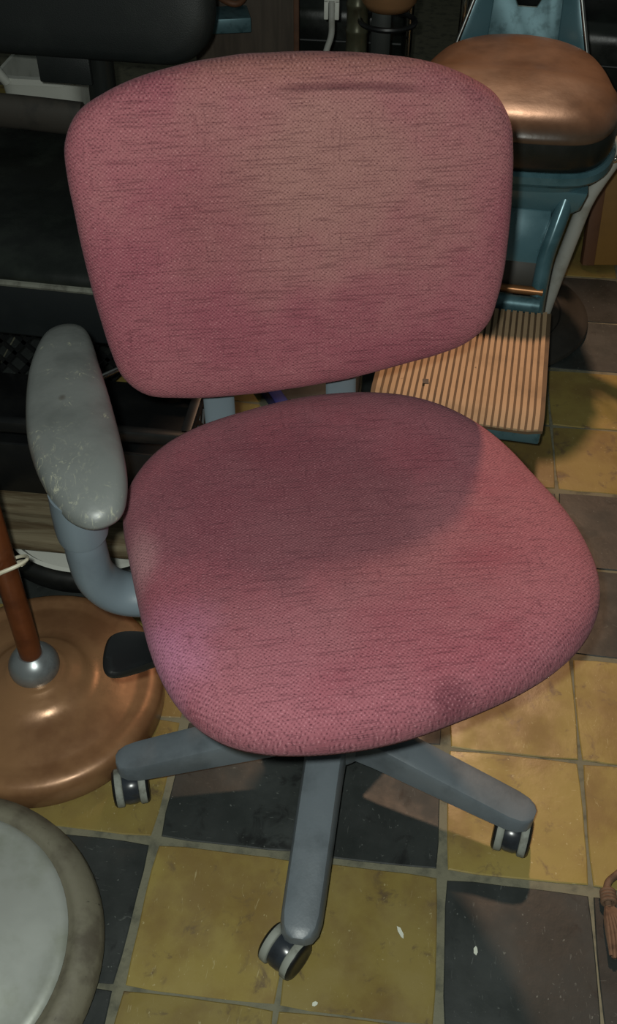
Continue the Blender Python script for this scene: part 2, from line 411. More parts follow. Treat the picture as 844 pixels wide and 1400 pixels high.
# seat cushion
seat_r = [0.2728,0.2701,0.2657,0.267,0.2742,0.2795,0.2848,0.2885,0.2919,0.292,0.2873,0.2865,0.2822,0.2829,0.2812,0.2839,0.2893,0.298,0.3074,0.3086,0.3077,0.2986,0.2814,0.2697,0.263,0.2608,0.2631,0.2684,0.2763,0.2847,0.2899,0.2901,0.2794,0.2686,0.2593,0.252,0.2471,0.2428,0.2407,0.2424,0.248,0.2548,0.2653,0.2741,0.2827,0.2845,0.2834,0.2779]
seat_o = polar(smooth_radii(seat_r, 1), (0.0175, 0), 4)
def seat_fn(x, y, d):
    front = sstep(-0.12, -0.27, y); back = sstep(0.10, 0.28, y)
    side = sstep(0.15, 0.28, abs(x-0.0175))
    z = 0.440 + d - 0.010*front + 0.010*back - 0.003*side
    if d > 0.015: z -= 0.005*math.exp(-((x-0.02)/0.15)**2 - ((y-0.06)/0.12)**2)
    return (x, y, z)
prof = [(0.955, -0.026), (0.985, -0.020), (0.998, -0.010), (1.0, 0.0), (0.993, 0.010), (0.975, 0.019), (0.945, 0.0265), (0.90, 0.032), (0.84, 0.0358), (0.76, 0.0385), (0.66, 0.0405), (0.55, 0.042), (0.44, 0.043), (0.33, 0.0437), (0.22, 0.044), (0.11, 0.044), (0.0, 0.044)]
MB().rings(seat_o, (0.0175, 0), prof, seat_fn).build('seat_cushion', 'fabric_seat', CH, angle=80)
MB().rings(seat_o, (0.0175, 0), [(0.0, -0.056), (0.5, -0.056), (0.85, -0.048), (0.93, -0.037), (0.958, -0.026), (0.90, -0.022), (0, -0.022)], seat_fn).build('seat_shell', 'black_plastic', CH, angle=50)
# backrest cushion, tilted back
back_r = [0.267,0.2688,0.2741,0.2802,0.2763,0.2601,0.2434,0.2272,0.2135,0.204,0.1969,0.1935,0.1924,0.1941,0.1993,0.2059,0.2161,0.2291,0.246,0.2646,0.2827,0.2856,0.276,0.2668,0.2626,0.2618,0.2648,0.2715,0.2823,0.2938,0.2909,0.2702,0.2517,0.2364,0.2261,0.2183,0.2146,0.2137,0.2162,0.2205,0.228,0.2398,0.2574,0.2761,0.2854,0.2793,0.2731,0.2682]
back_o = polar(back_r, (-0.0105, 0.18), 5)
tl = math.radians(14)
bn = Vector((0, -math.cos(tl), math.sin(tl))); bup = Vector((0, math.sin(tl), math.cos(tl))); bP = Vector((0, 0.27, 0.53))
def back_fn(x, h, d):
    dd = d + 0.16*((x+0.01)**2) - 0.006
    p = bP + Vector((1, 0, 0))*x + bup*h + bn*dd
    return tuple(p)
bprof = [(0.95, -0.020), (0.982, -0.016), (0.997, -0.008), (1.0, 0.0), (0.994, 0.009), (0.978, 0.017), (0.95, 0.0235), (0.905, 0.028), (0.84, 0.031), (0.76, 0.033), (0.66, 0.0345), (0.55, 0.0355), (0.44, 0.036), (0.33, 0.0362), (0.22, 0.0363), (0.11, 0.0364), (0, 0.0364)]
MB().rings(back_o, (-0.0105, 0.18), bprof, back_fn).build('backrest_cushion', 'fabric_back', CH, angle=80)
MB().rings(back_o, (-0.0105, 0.18), [(0, -0.034), (0.5, -0.034), (0.85, -0.032), (0.94, -0.028), (0.965, -0.018), (0.9, -0.014), (0, -0.014)], back_fn).build('backrest_shell', 'black_plastic', CH, angle=50)
# uprights that carry the backrest
for x in (-0.121, 0.052):
    path = crom([(x, 0.10, 0.363), (x, 0.22, 0.362), (x, 0.292, 0.375), (x, 0.318, 0.43), (x, 0.330, 0.55), (x, 0.350, 0.66)], 6, False)
    MB().tube(path, 0.0215, 16, ry=0.007, up=(0, 0, 1)).build('upright', 'blue_grey', CH, angle=60)
# underseat mechanism, column, hub
MB().box((-0.02, 0.03, 0.357), (0.20, 0.24, 0.045)).build('tilt_mechanism', 'black_plastic', CH, bevel=0.012, seg=3)
MB().lathe([(0, 0.10), (0.028, 0.10), (0.028, 0.24), (0.022, 0.24), (0.022, 0.345), (0, 0.345)], 32).build('gas_column', 'black_plastic', CH)
MB().lathe([(0, 0.062), (0.050, 0.062), (0.056, 0.075), (0.055, 0.115), (0.045, 0.132), (0.030, 0.136), (0, 0.136)], 40).build('base_hub', 'leg_grey', CH)
# five legs, each with a twin-wheel caster
wheel_yaw = {0: -0.55, 1: -0.20, 2: 1.0, 3: 2.0, 4: 0.33}
trail = {0: (-0.018, -0.019), 1: (0.0, -0.010), 2: (0.02, 0.02), 3: (-0.012, 0.022), 4: (-0.006, -0.015)}
leg_me = None
for k in range(5):
    a = math.radians(-106.4 + 72*k)
    leg_root = bpy.data.objects.new('base_leg', None)
    if leg_me is None:
        secs = []
        for i, (x, zt, hw, th) in enumerate([(0.025, 0.128, 0.028, 0.052), (0.08, 0.121, 0.0265, 0.046), (0.16, 0.107, 0.026, 0.038), (0.24, 0.093, 0.0255, 0.030), (0.275, 0.0865, 0.0248, 0.026), (0.290, 0.0845, 0.0220, 0.0245), (0.300, 0.083, 0.016, 0.0225), (0.3045, 0.081, 0.0085, 0.018)]):
            s = []
            for y, z in [(-1.08, -1), (-1.0, -0.25), (-0.86, -0.06), (-0.60, 0), (0.60, 0), (0.86, -0.06), (1.0, -0.25), (1.08, -1)]:
                s.append((x, y*hw, zt + z*th))
            secs.append(s)
        o = MB().loft(secs).build('base_leg', 'leg_grey', CH, angle=38); leg_me = o.data
    else:
        o = bpy.data.objects.new('base_leg', leg_me); C.objects.link(o); o.parent = CH
    o.rotation_euler = (0, 0, a); o.location = (-0.007, 0.002, 0)
    # caster
    tip = Vector((0.280*math.cos(a)-0.007, 0.280*math.sin(a)+0.002, 0))
    wa = Matrix.Rotation(math.radians(-15), 3, 'Z')
    off = wa @ Vector((*trail[k], 0))
    cpos = tip + off
    ang = wheel_yaw[k] - math.radians(15)
    mw = Matrix.Translation((cpos.x, cpos.y, 0.0275)) @ Matrix.Rotation(ang, 4, 'Z') @ Matrix.Rotation(PI/2, 4, 'Y')
    hood = MB()
    hood.lathe([(0, -0.0105), (0.0235, -0.0105), (0.0250, -0.005), (0.0250, 0.005), (0.0235, 0.0105), (0, 0.0105)], 28, mw)
    hood.tube([(tip.x, tip.y, 0.038), (tip.x, tip.y, 0.072)], 0.0085, 12)
    hood.tube([tuple(tip + Vector((0, 0, 0.043))), tuple((tip*0.4+cpos*0.6) + Vector((0, 0, 0.042)))], 0.011, 12, ry=0.009)
    co = hood.build('caster', 'hood', CH, angle=40)
    for s in (-1, 1):
        ms = mw @ Matrix.Translation((0, 0, s*0.0170)) @ (Matrix.Rotation(PI, 4, 'X') if s < 0 else Matrix.Identity(4))
        MB().lathe([(0.014, -0.0060), (0.0255, -0.0060), (0.0272, -0.0045), (0.0272, 0.0030), (0.0262, 0.0045), (0.014, 0.0045)], 32, ms).build('wheel_tread', 'tread', co, angle=50)
        MB().lathe([(0.0266, 0.0032), (0.0262, 0.0055), (0.023, 0.0080), (0.018, 0.0086), (0.015, 0.0076), (0, 0.0076)], 32, ms).build('wheel_disc', 'black_plastic', co, angle=50)
# armrest: pad and bent support on the viewer's left
pad_pts = [(-0.308, 0.332), (-0.283, 0.312), (-0.266, 0.231), (-0.250, 0.142), (-0.239, 0.062), (-0.238, 0.015), (-0.248, -0.016), (-0.275, -0.027), (-0.303, -0.010), (-0.327, 0.032), (-0.343, 0.083), (-0.351, 0.130), (-0.354, 0.20), (-0.350, 0.26), (-0.335, 0.316)]
pad_o = crom(pad_pts, 6)
def pad_fn(x, y, d):
    return (x, y, 0.562 + d + 0.006*sstep(0.0, 0.3, y) - 0.010*sstep(0.05, -0.03, y))
MB().rings(pad_o, (-0.298, 0.15), [(0, -0.016), (0.8, -0.016), (0.93, -0.013), (0.985, -0.006), (1.0, 0.0), (0.985, 0.008), (0.94, 0.0145), (0.86, 0.019), (0.74, 0.022), (0.55, 0.024), (0.3, 0.025), (0, 0.025)], pad_fn).build('armrest_pad', 'arm_pad', CH, angle=70)
sup = MB()
path = crom([(-0.296, 0.034, 0.552), (-0.296, 0.030, 0.50), (-0.296, 0.030, 0.455), (-0.292, 0.032, 0.415), (-0.272, 0.034, 0.383), (-0.235, 0.034, 0.370), (-0.17, 0.034, 0.368), (-0.08, 0.034, 0.368)], 6, False)
sup.tube(path, [0.030]*len(path), 20, ry=[0.024]*len(path))
sup.build('arm_support', 'blue_grey', CH, angle=60)
col = MB(); path = [(-0.294, 0.034, 0.556), (-0.295, 0.033, 0.535), (-0.296, 0.031, 0.505), (-0.296, 0.031, 0.492), (-0.296, 0.031, 0.491)]
col.tube(path, [0.042, 0.040, 0.036, 0.034, 0.028], 24, ry=[0.031, 0.031, 0.030, 0.029, 0.023])
col.build('arm_collar', 'blue_grey', CH, angle=50)
# black paddle lever under the left side of the seat
lev = crom([(-0.292, -0.028), (-0.284, -0.006), (-0.262, 0.000), (-0.21, -0.008), (-0.12, -0.012), (-0.12, -0.036), (-0.21, -0.046), (-0.255, -0.060), (-0.281, -0.066), (-0.292, -0.056)], 5)
def lev_fn(x, y, d): return (x, y, 0.345 + d - 0.006*math.sin((x+0.29)*18))
MB().rings(lev, (-0.23, -0.03), [(0, -0.007), (0.9, -0.007), (0.99, -0.003), (1, 0.0), (0.985, 0.003), (0.93, 0.006), (0.8, 0.005), (0.4, 0.004), (0, 0.004)], lev_fn).build('lever', 'black_plastic', CH, angle=50)

# ------------------------------------------------------------------ copper stand, left
ST = thing('pole_stand', 'round copper-painted stand base with brown pole and silver ball collar, left of the chair', 'stand', (-0.222, 0.205, 0))
MB().lathe([(0, 0.0), (0.182, 0.0), (0.186, 0.006), (0.186, 0.036), (0.184, 0.044), (0.177, 0.050), (0.163, 0.053), (0.152, 0.0505), (0.144, 0.053), (0.120, 0.058), (0.095, 0.062), (0.082, 0.064), (0.074, 0.070), (0.066, 0.076), (0.054, 0.078), (0.046, 0.083), (0.040, 0.086), (0, 0.086)], 72).build('stand_base', 'copper', ST, angle=60)
MB().lathe([(0, 0.084)] + [(0.0375*math.cos(q), 0.097 + 0.034*math.sin(q)) for q in [(-0.4 + i*0.18) for i in range(9)]] + [(0.016, 0.125), (0, 0.125)], 40).build('ball_collar', 'silver_paint', ST, angle=50)
MB().tube([(0, 0, 0.115), (0, 0, 0.90)], 0.0165, 24).build('pole', 'brown_pole', ST)
# the cord looped round the pole
pts = []
for i in range(60):
    a = 2*PI*i/59*2.0
    r = 0.021 + 0.006*math.sin(a*1.0+0.6) + 0.010*(i/59)
    pts.append((-0.222 + r*math.cos(a), 0.205 + r*math.sin(a), 0.300 + 0.022*math.sin(a+2.2) + 0.012*i/59))
tag(MB().tube(crom(pts, 2, False), 0.0024, 8).build('cord', 'cord'), 'off-white cord looped around the brown pole of the copper stand', 'cord')

# ------------------------------------------------------------------ grey round base, bottom left
GB = thing('pedestal_foot', 'dull grey round metal base with a thick mottled rim, in the bottom left corner', 'stand', (-0.245, -0.206, 0))
MB().lathe([(0.158, 0.0), (0.205, 0.0), (0.220, 0.010), (0.225, 0.028), (0.220, 0.045), (0.205, 0.056), (0.196, 0.0585), (0.190, 0.056), (0.184, 0.050), (0.158, 0.048)], 80).build('rim', 'rim_rubber', GB, angle=60)
MB().lathe([(0, 0.088), (0.03, 0.088), (0.06, 0.080), (0.10, 0.071), (0.14, 0.066), (0.170, 0.062), (0.1785, 0.063), (0.184, 0.058), (0.181, 0.050), (0, 0.050)], 80).build('cover_plate', 'galv', GB, angle=60)

# ------------------------------------------------------------------ barber chair, right behind
BC = thing('barber_chair', 'vintage barber chair with brown leather seat, teal frame and ribbed footrest, behind the office chair', 'chair', (0.46, 1.40, 0), math.radians(-5))
MB().lathe([(0, 0.0), (0.240, 0.0), (0.245, 0.006), (0.243, 0.014), (0.232, 0.018), (0.205, 0.020), (0.200, 0.024), (0.180, 0.026), (0.176, 0.022), (0.10, 0.030), (0.085, 0.045), (0, 0.045)], 72).build('base_disc', 'disc_dark', BC, angle=40)
MB().lathe([(0, 0.04), (0.075, 0.04), (0.060, 0.07), (0.055, 0.22), (0.038, 0.22), (0.038, 0.345), (0, 0.345)], 36).build('column', 'teal', BC)
# brown leather cushion
cush_o = crom([(0.168, 0.135), (0.202, 0.0), (0.200, -0.12), (0.155, -0.205), (0.06, -0.228), (-0.06, -0.228), (-0.155, -0.205), (-0.200, -0.12), (-0.202, 0.0), (-0.168, 0.135), (-0.095, 0.212), (0, 0.236), (0.095, 0.212)], 6)
def cush_fn(x, y, d):
    return (x, y, 0.49 + d + 0.012*sstep(0.0, 0.24, y) + (0.010*math.exp(-((y+0.05)/0.05)**2) if d > 0.04 else 0))
MB().rings(cush_o, (0, 0), [(0, 0.018), (0.97, 0.018), (0.990, 0.024), (0.980, 0.034), (0.95, 0.046), (0.89, 0.058), (0.80, 0.066), (0.68, 0.071), (0.5, 0.075), (0.25, 0.077), (0, 0.077)], cush_fn).build('seat_cushion', 'brown_leather', BC, angle=60)
MB().rings(cush_o, (0, 0), [(0, -0.045), (0.93, -0.045), (0.975, -0.038), (1.0, -0.015), (1.003, 0.010), (0.994, 0.024), (0.975, 0.022), (0, 0.016)], cush_fn).build('cushion_side', 'vinyl', BC, angle=60)
MB().rings(cush_o, (0, 0), [(0, -0.085), (0.82, -0.085), (0.90, -0.078), (0.93, -0.062), (1.0, -0.058), (1.03, -0.050), (1.03, -0.036), (1.0, -0.030), (0, -0.034)], cush_fn).build('seat_rim', 'teal', BC, angle=35)
MB().loft([[(-0.17, -0.19, 0.412), (0.17, -0.19, 0.412), (0.17, 0.12, 0.412), (-0.17, 0.12, 0.412)], [(-0.16, -0.185, 0.372), (0.16, -0.185, 0.372), (0.15, 0.11, 0.372), (-0.15, 0.11, 0.372)], [(-0.13, -0.17, 0.345), (0.13, -0.17, 0.345), (0.12, 0.09, 0.345), (-0.12, 0.09, 0.345)]]).build('under_bracket', 'teal', BC, bevel=0.008)
# leg rest between seat and footrest
for s in (-1, 1):
    path = crom([(s*0.132, -0.168, 0.392), (s*0.120, -0.195, 0.335), (s*0.110, -0.215, 0.28), (s*0.108, -0.235, 0.215), (s*0.108, -0.25, 0.17)], 5, False)
    MB().tube(path, 0.016, 14, ry=0.020).build('leg_rest_bar', 'teal', BC)
MB().box((0, -0.196, 0.315), (0.215, 0.010, 0.105), (math.radians(-22), 0, 0)).build('leg_rest_panel', 'teal', BC, bevel=0.004)
MB().box((0, -0.222, 0.246), (0.21, 0.010, 0.055), (math.radians(-20), 0, 0)).build('lower_panel', 'panel_dark', BC, bevel=0.003)
MB().tube([(-0.115, -0.245, 0.222), (0.115, -0.245, 0.222)], 0.009, 14).build('cross_bar', 'brass', BC)
MB().tube([(-0.112, -0.262, 0.200), (0.112, -0.262, 0.200)], 0.017, 20).build('foot_roller', 'teal_worn', BC)
# footrest: frame, mat and its ribs
FX0, FX1, FY0, FY1, FZ = -0.172, 0.136, -0.655, -0.300, 0.203
fr = MB(); fr.box(((FX0+FX1)/2, (FY0+FY1)/2+0.01, FZ-0.022), (FX1-FX0-0.03, FY1-FY0-0.03, 0.020)); fr.box((0.085, FY0+0.030, FZ-0.030), (0.10, 0.05, 0.034))
fr.box((-0.01, -0.29, FZ-0.022), (0.16, 0.10, 0.020))
fr.build('footrest_frame', 'teal_worn', BC, bevel=0.005)
def matz(x, y):
    z = FZ
    z -= 0.016*sstep(FY0+0.035, FY0, y)**1.5
    z += 0.020*sstep(FX0+0.045, FX0, x)
    z += 0.006*sstep(FX1-0.03, FX1, x)
    return z
def strip(x0, x1, dz, th, ny=12, nx=2, inset=0.0):
    v = []; f = []
    for lay in (0, 1):
        for i in range(ny+1):
            y = FY0+inset+(FY1-FY0-2*inset)*i/ny
            for j in range(nx+1):
                x = x0+(x1-x0)*j/nx
                v.append((x, y, matz(x, y)+dz-(th if lay == 0 else 0)))
    W = nx+1; L = (ny+1)*W
    for i in range(ny):
        for j in range(nx):
            a = i*W+j; f.append((a, a+W, a+W+1, a+1)); f.append((L+a, L+a+1, L+a+W+1, L+a+W))
    edge = [j for j in range(nx+1)] + [i*W+nx for i in range(1, ny+1)] + [ny*W+j for j in range(nx-1, -1, -1)] + [i*W for i in range(ny-1, 0, -1)]
    for k in range(len(edge)):
        a, b = edge[k], edge[(k+1) % len(edge)]
        f.append((a, b, L+b, L+a))
    return v, f
fm = MB().add(*strip(FX0, FX1, 0.0, 0.006, 14, 24)).build('footrest_mat', 'mat_tan', BC, angle=40)
nr = 25; pitch = (FX1-FX0-0.012)/nr
for i in range(nr):
    x = FX0+0.006+pitch*i
    MB().add(*strip(x+0.0022, x+pitch-0.0022, 0.0036, 0.0046, 14, 1, 0.0)).build('rib', 'rib_tan', fm, angle=40)
MB().box((-0.0803, -0.573, FZ+0.0040), (0.011, 0.014, 0.0012), (0, 0, 0.15)).build('worn_notch', 'black_plastic', fm)
# forked metal bracket that carried the back, behind the seat
br = [(-0.085, -0.12), (0.085, -0.12), (0.080, 0.07), (0.066, 0.20), (0.040, 0.20), (0.036, 0.115), (0.020, 0.085), (-0.020, 0.085), (-0.036, 0.115), (-0.040, 0.20), (-0.066, 0.20), (-0.080, 0.07)]
mb_ = Matrix.Translation((0.0, 0.285, 0.505)) @ Matrix.Rotation(math.radians(78), 4, 'X')
MB().prism(br, -0.006, 0.006, mb_).build('back_bracket', 'teal_worn', BC, bevel=0.002)
for s in (-1, 1):
    MB().loft([[(s*0.165, 0.235, 0.42), (s*0.080, 0.255, 0.42), (s*0.080, 0.275, 0.42), (s*0.165, 0.255, 0.42)], [(s*0.095, 0.29, 0.66), (s*0.070, 0.30, 0.66), (s*0.070, 0.32, 0.66), (s*0.095, 0.31, 0.66)]]).build('bracket_gusset', 'teal', BC, bevel=0.003)
    MB().tube([(s*0.168, 0.232, 0.43), (s*0.097, 0.286, 0.66)], 0.005, 10).build('gusset_edge', 'steel', BC)
MB().box((0, 0.24, 0.425), (0.33, 0.06, 0.03)).build('bracket_foot', 'teal', BC, bevel=0.004)

# pale tube leaning beside it
TB = thing('walking_stick', 'pale grey leaning tube with bent top and wire clip, just right of the barber chair', 'stick', (0.590, 1.345, 0.026))
path = crom([(0, 0, 0), (0.016, 0.0, 0.12), (0.038, 0.0, 0.26), (0.046, 0.0, 0.30), (0.064, 0.003, 0.35), (0.094, 0.006, 0.42), (0.125, 0.01, 0.49)], 6, False)
MB().tube(path, [0.0155 if i < 20 else 0.0155+0.0004*(i-20) for i in range(len(path))], 18).build('tube', 'pale_tube', TB)
MB().tube(crom([(0.070, -0.030, 0.52), (0.066, -0.030, 0.45), (0.070, -0.030, 0.42), (0.078, -0.030, 0.40), (0.086, -0.030, 0.42), (0.092, -0.028, 0.47), (0.098, -0.025, 0.56)], 6, False), 0.0045, 10).build('wire_clip', 'chrome', TB)

# ochre board at the right edge
BD = thing('wooden_board', 'ochre wooden board with brown edge strip leaning at the right edge, behind the pale tube', 'board', (0.775, 1.66, 0), math.radians(6))
MB().box((0.11, 0.05, 0.20), (0.30, 0.02, 0.40), (math.radians(-14), 0, 0)).build('face_panel', 'ochre_wood', BD, bevel=0.002)
MB().box((-0.052, 0.05, 0.20), (0.03, 0.03, 0.40), (math.radians(-14), 0, 0)).build('edge_strip', 'red_wood', BD, bevel=0.002)

# rope tassel on the floor, right edge
RT = thing('rope_tassel', 'brown rope tassel with knotted cord lying on the tiles at the right edge', 'tassel', (0.632, -0.01, 0))
MB().tube(crom([(0.012, 0.040, 0.013), (0.0, 0.030, 0.010), (-0.010, 0.020, 0.008), (-0.013, 0.005, 0.007), (-0.012, -0.015, 0.007)], 5, False), 0.005, 10).build('cord', 'rope', RT)
MB().lathe([(0, -0.012)] + [(0.0125*math.cos(q), 0.0125*math.sin(q)) for q in [-1.2+0.3*i for i in range(9)]] + [(0, 0.0125)], 20, Matrix.Translation((0.018, 0.048, 0.0135))).build('bead', 'rope', RT)
kn = MB()
for i in range(4): kn.tube([(-0.012+0.0085*math.cos(q), 0.006-i*0.0045+0.0015*math.sin(q), 0.0085+0.0075*math.sin(q)) for q in [2*PI*j/14 for j in range(14)]], 0.0028, 8, closed=True)
kn.build('knot', 'rope', RT)
for i in range(16):
    a = (i % 8 - 3.5)/3.5; z = 0.004 + 0.006*(i//8)
    MB().tube(crom([(-0.012+0.003*a, -0.012, 0.007), (-0.006+0.012*a, -0.030, z+0.004), (0.0+0.017*a, -0.055, z+0.003), (0.001+0.016*a+random.uniform(-.002,.002), -0.082+random.uniform(-.004,.006), z)], 4, False), 0.0026, 6).build('strand', 'rope', RT)

# ------------------------------------------------------------------ black chair, upper left
BK = thing('salon_chair', 'black vinyl chair with charcoal backrest and grey piped seat, upper left behind the office chair', 'chair', (-0.405, 1.055, 0), math.radians(-3))
so = rrect(0.56, 0.56, 0.06, 6)
MB().rings(so, (0, 0), [(0, -0.14), (0.97, -0.14), (1.0, -0.13), (1.0, -0.03)], lambda x, y, d: (x, y, 0.42+d)).build('seat_side', 'vinyl_grey', BK, angle=50)
MB().rings(so, (0, 0), [(0, -0.03), (0.99, -0.03), (1.0, -0.020), (0.985, -0.008), (0.95, 0.0), (0.85, 0.008), (0.6, 0.014), (0.3, 0.016), (0, 0.016)], lambda x, y, d: (x, y, 0.42+d+0.03*sstep(0.05, 0.28, y)*sstep(-0.28, 0.2, x))).build('seat_top', 'vinyl', BK, angle=60)
MB().tube([(x*1.004, y*1.004, 0.393) for x, y in so], 0.006, 8, closed=True).build('seat_piping', 'piping', BK)
bo = rrect(0.56, 0.46, 0.10, 10)
MB().rings(bo, (0, 0), [(0, -0.03), (0.95, -0.03), (0.99, -0.02), (1.0, 0.0), (0.985, 0.018), (0.945, 0.030), (0.87, 0.037), (0.7, 0.041), (0.35, 0.043), (0, 0.043)], lambda x, h, d: (x-0.040, 0.40-d+0.12*(h), 0.762+h)).build('backrest', 'vinyl_matte', BK, angle=60)
MB().tube([(-0.03, 0.41, 0.30), (-0.03, 0.425, 0.62)], 0.030, 20).build('back_post', 'dark_metal', BK)
MB().box((-0.03, 0.345, 0.33), (0.06, 0.20, 0.05)).build('back_bracket', 'dark_metal', BK, bevel=0.004)
MB().tube(crom([(-0.42, 0.15, 0.497), (-0.28, 0.16, 0.500), (-0.12, 0.165, 0.497), (0.02, 0.165, 0.492)], 5, False), 0.020, 16, ry=0.034).build('arm_bar', 'arm_brown', BK)
for x in (-0.30, 0.0): MB().tube([(x, 0.165, 0.42), (x, 0.165, 0.50)], 0.012, 10).build('arm_stay', 'dark_metal', BK)
MB().box((-0.085, 0.36, 0.512), (0.115, 0.012, 0.060)).build('back_plate', 'vinyl_matte', BK, bevel=0.003)
MB().tube([(0, 0.06, 0.03), (0, 0.06, 0.29)], 0.04, 20).build('pedestal', 'dark_metal', BK)
MB().lathe([(0, 0), (0.10, 0), (0.10, 0.012), (0.05, 0.03), (0, 0.03)], 40, Matrix.Translation((0, 0.06, 0))).build('foot_disc', 'dark_metal', BK)

# black lattice crate in front of it, on the planks
CR = thing('plastic_crate', 'black plastic crate with diamond lattice sides, behind the armrest of the office chair', 'crate', (-0.29, 0.735, 0.0))
wx, wy, z0, z1 = 0.235, 0.17, 0.10, 0.255
MB().box((0, 0, z0+0.004), (2*wx-0.02, 2*wy-0.02, 0.008)).build('bottom', 'black_plastic', CR, bevel=0.002)
rim = MB()
for s in (-1, 1):
    rim.box((0, s*wy, z1), (2*wx+0.02, 0.018, 0.022)); rim.box((s*wx, 0, z1), (0.018, 2*wy, 0.022))
    for q in (-1, 1): rim.box((s*wx, q*wy, (z0+z1)/2), (0.016, 0.016, z1-z0))
rim.build('rim', 'black_plastic', CR, bevel=0.003)
def lattice(n, L, H):
    m = MB()
    st = L/n
    for i in range(-3, n+3):
        for sg in (-1, 1):
            xa, xb = -L/2+i*st, -L/2+i*st + sg*H*0.9
            za, zb = 0.0, H
            # clip to the panel
            def clip(p, q):
                (x0, z0_), (x1, z1_) = p, q
                t0, t1 = 0.0, 1.0
                for lim, s_ in ((-L/2, 1), (L/2, -1)):
                    d0, d1 = s_*(x0-lim), s_*(x1-lim)
                    if d0 < 0 and d1 < 0: return None
                    if d0 < 0: t0 = max(t0, d0/(d0-d1))
                    if d1 < 0: t1 = min(t1, d0/(d0-d1))
                if t1-t0 < 0.05: return None
                return ((x0+(x1-x0)*t0, z0_+(z1_-z0_)*t0), (x0+(x1-x0)*t1, z0_+(z1_-z0_)*t1))
            cp = clip((xa, za), (xb, zb))
            if not cp: continue
            (ax, az), (bx_, bz) = cp
            ln = math.hypot(bx_-ax, bz-az)
            m.box(((ax+bx_)/2, 0, (az+bz)/2), (ln, 0.004, 0.009), (0, -math.atan2(bz-az, bx_-ax), 0))
    return m
MB().box((0, -wy, (z0+z1)/2-0.018), (2*wx-0.01, 0.008, z1-z0-0.045)).build('front_panel', 'black_plastic', CR, bevel=0.002)
for k, (cx, cy, rz, n, L) in enumerate([(0, wy, 0, 10, 2*wx), (-wx, 0, PI/2, 7, 2*wy), (wx, 0, PI/2, 7, 2*wy)]):
    o = lattice(n, L, z1-z0).build('lattice_side', 'black_plastic', CR); o.location = (cx, cy, z0); o.rotation_euler = (0, 0, rz)
MB().tube(crom([(0.04, -0.06, z1+0.01), (0.10, -0.01, z1+0.02), (0.135, 0.03, z1+0.022), (0.14, 0.08, z1+0.014), (0.14, wy, z1+0.01)], 6, False), 0.006, 12).build('wire_handle', 'chrome', CR)
# weathered planks on the floor
PL = thing('plank_stack', 'weathered grey wooden planks on the floor beneath the black crate', 'planks', (-0.30, 0.70, 0))
for y, zt, d in ((-0.212, 0.096, 0.062), (-0.135, 0.0985, 0.082), (-0.03, 0.099, 0.105), (0.085, 0.0985, 0.105)):
    MB().box((0.0, y, zt-0.013), (0.62, d, 0.026)).build('plank', 'old_wood', PL, bevel=0.002)
for x in (-0.285, 0.287):
    MB().box((x, -0.05, 0.035), (0.045, 0.38, 0.070)).build('bearer', 'old_wood', PL, bevel=0.003)
# white pan with a black rubber wall, pushed under the planks
WT = thing('round_pan', 'low round pan with black rubber wall and white inside, half under the planks', 'pan', (-0.242, 0.62, 0))
MB().lathe([(0.15, 0.004), (0.185, 0.004), (0.198, 0.012), (0.200, 0.036), (0.194, 0.046), (0.184, 0.048), (0.178, 0.042)], 72).build('rubber_wall', 'black_rubber', WT, angle=60)
MB().lathe([(0, 0.0), (0.182, 0.0), (0.183, 0.046), (0.174, 0.047), (0.165, 0.034), (0, 0.032)], 72).build('white_lining', 'white_plastic', WT, angle=50)

# ------------------------------------------------------------------ far clutter along the top of the picture
# white plastic basin at the far left
WB = thing('plastic_basin', 'white plastic basin with a curved handle, far left behind the black chair', 'basin', (-0.675, 1.95, 0))
MB().loft([[(x*0.80, y*0.80, 0.0) for x, y in rrect(0.20, 0.40, 0.05)], [(x, y, 0.34) for x, y in rrect(0.20, 0.40, 0.05)], [(x*1.06, y*1.06, 0.345) for x, y in rrect(0.20, 0.40, 0.05)], [(x*1.06, y*1.06, 0.36) for x, y in rrect(0.20, 0.40, 0.05)], [(x*0.97, y*0.97, 0.36) for x, y in rrect(0.20, 0.40, 0.05)], [(x*0.80, y*0.80, 0.03) for x, y in rrect(0.20, 0.40, 0.05)]]).build('tub', 'white_plastic', WB, angle=40)
MB().tube(crom([(-0.07, -0.205, 0.35), (-0.09, -0.22, 0.40), (-0.08, -0.215, 0.45), (-0.03, -0.20, 0.47)], 5, False), 0.020, 14, ry=0.012).build('handle', 'white_plastic', WB)
# dark brown board standing behind
DB = thing('dark_board', 'dark grey-brown wooden board standing behind the top edge of the backrest', 'board', (-0.20, 2.05, 0), math.radians(4))
MB().box((0, 0, 0.40), (0.26, 0.02, 0.80)).build('board_face', 'dark_board', DB, bevel=0.002)
MB().box((0.136, 0, 0.40), (0.014, 0.026, 0.80)).build('edge_strip', 'red_wood', DB, bevel=0.002)
MB().box((-0.035, -0.065, 0.440), (0.11, 0.10, 0.035), (0, 0, 0.20)).build('steel_ledge', 'teal_worn', DB, bevel=0.003)
MB().tube(crom([(-0.10, -0.02, 0.52), (-0.05, -0.09, 0.50), (0.0, -0.10, 0.49), (0.03, -0.02, 0.52)], 5, False), 0.008, 10).build('brown_loop', 'red_wood', DB)
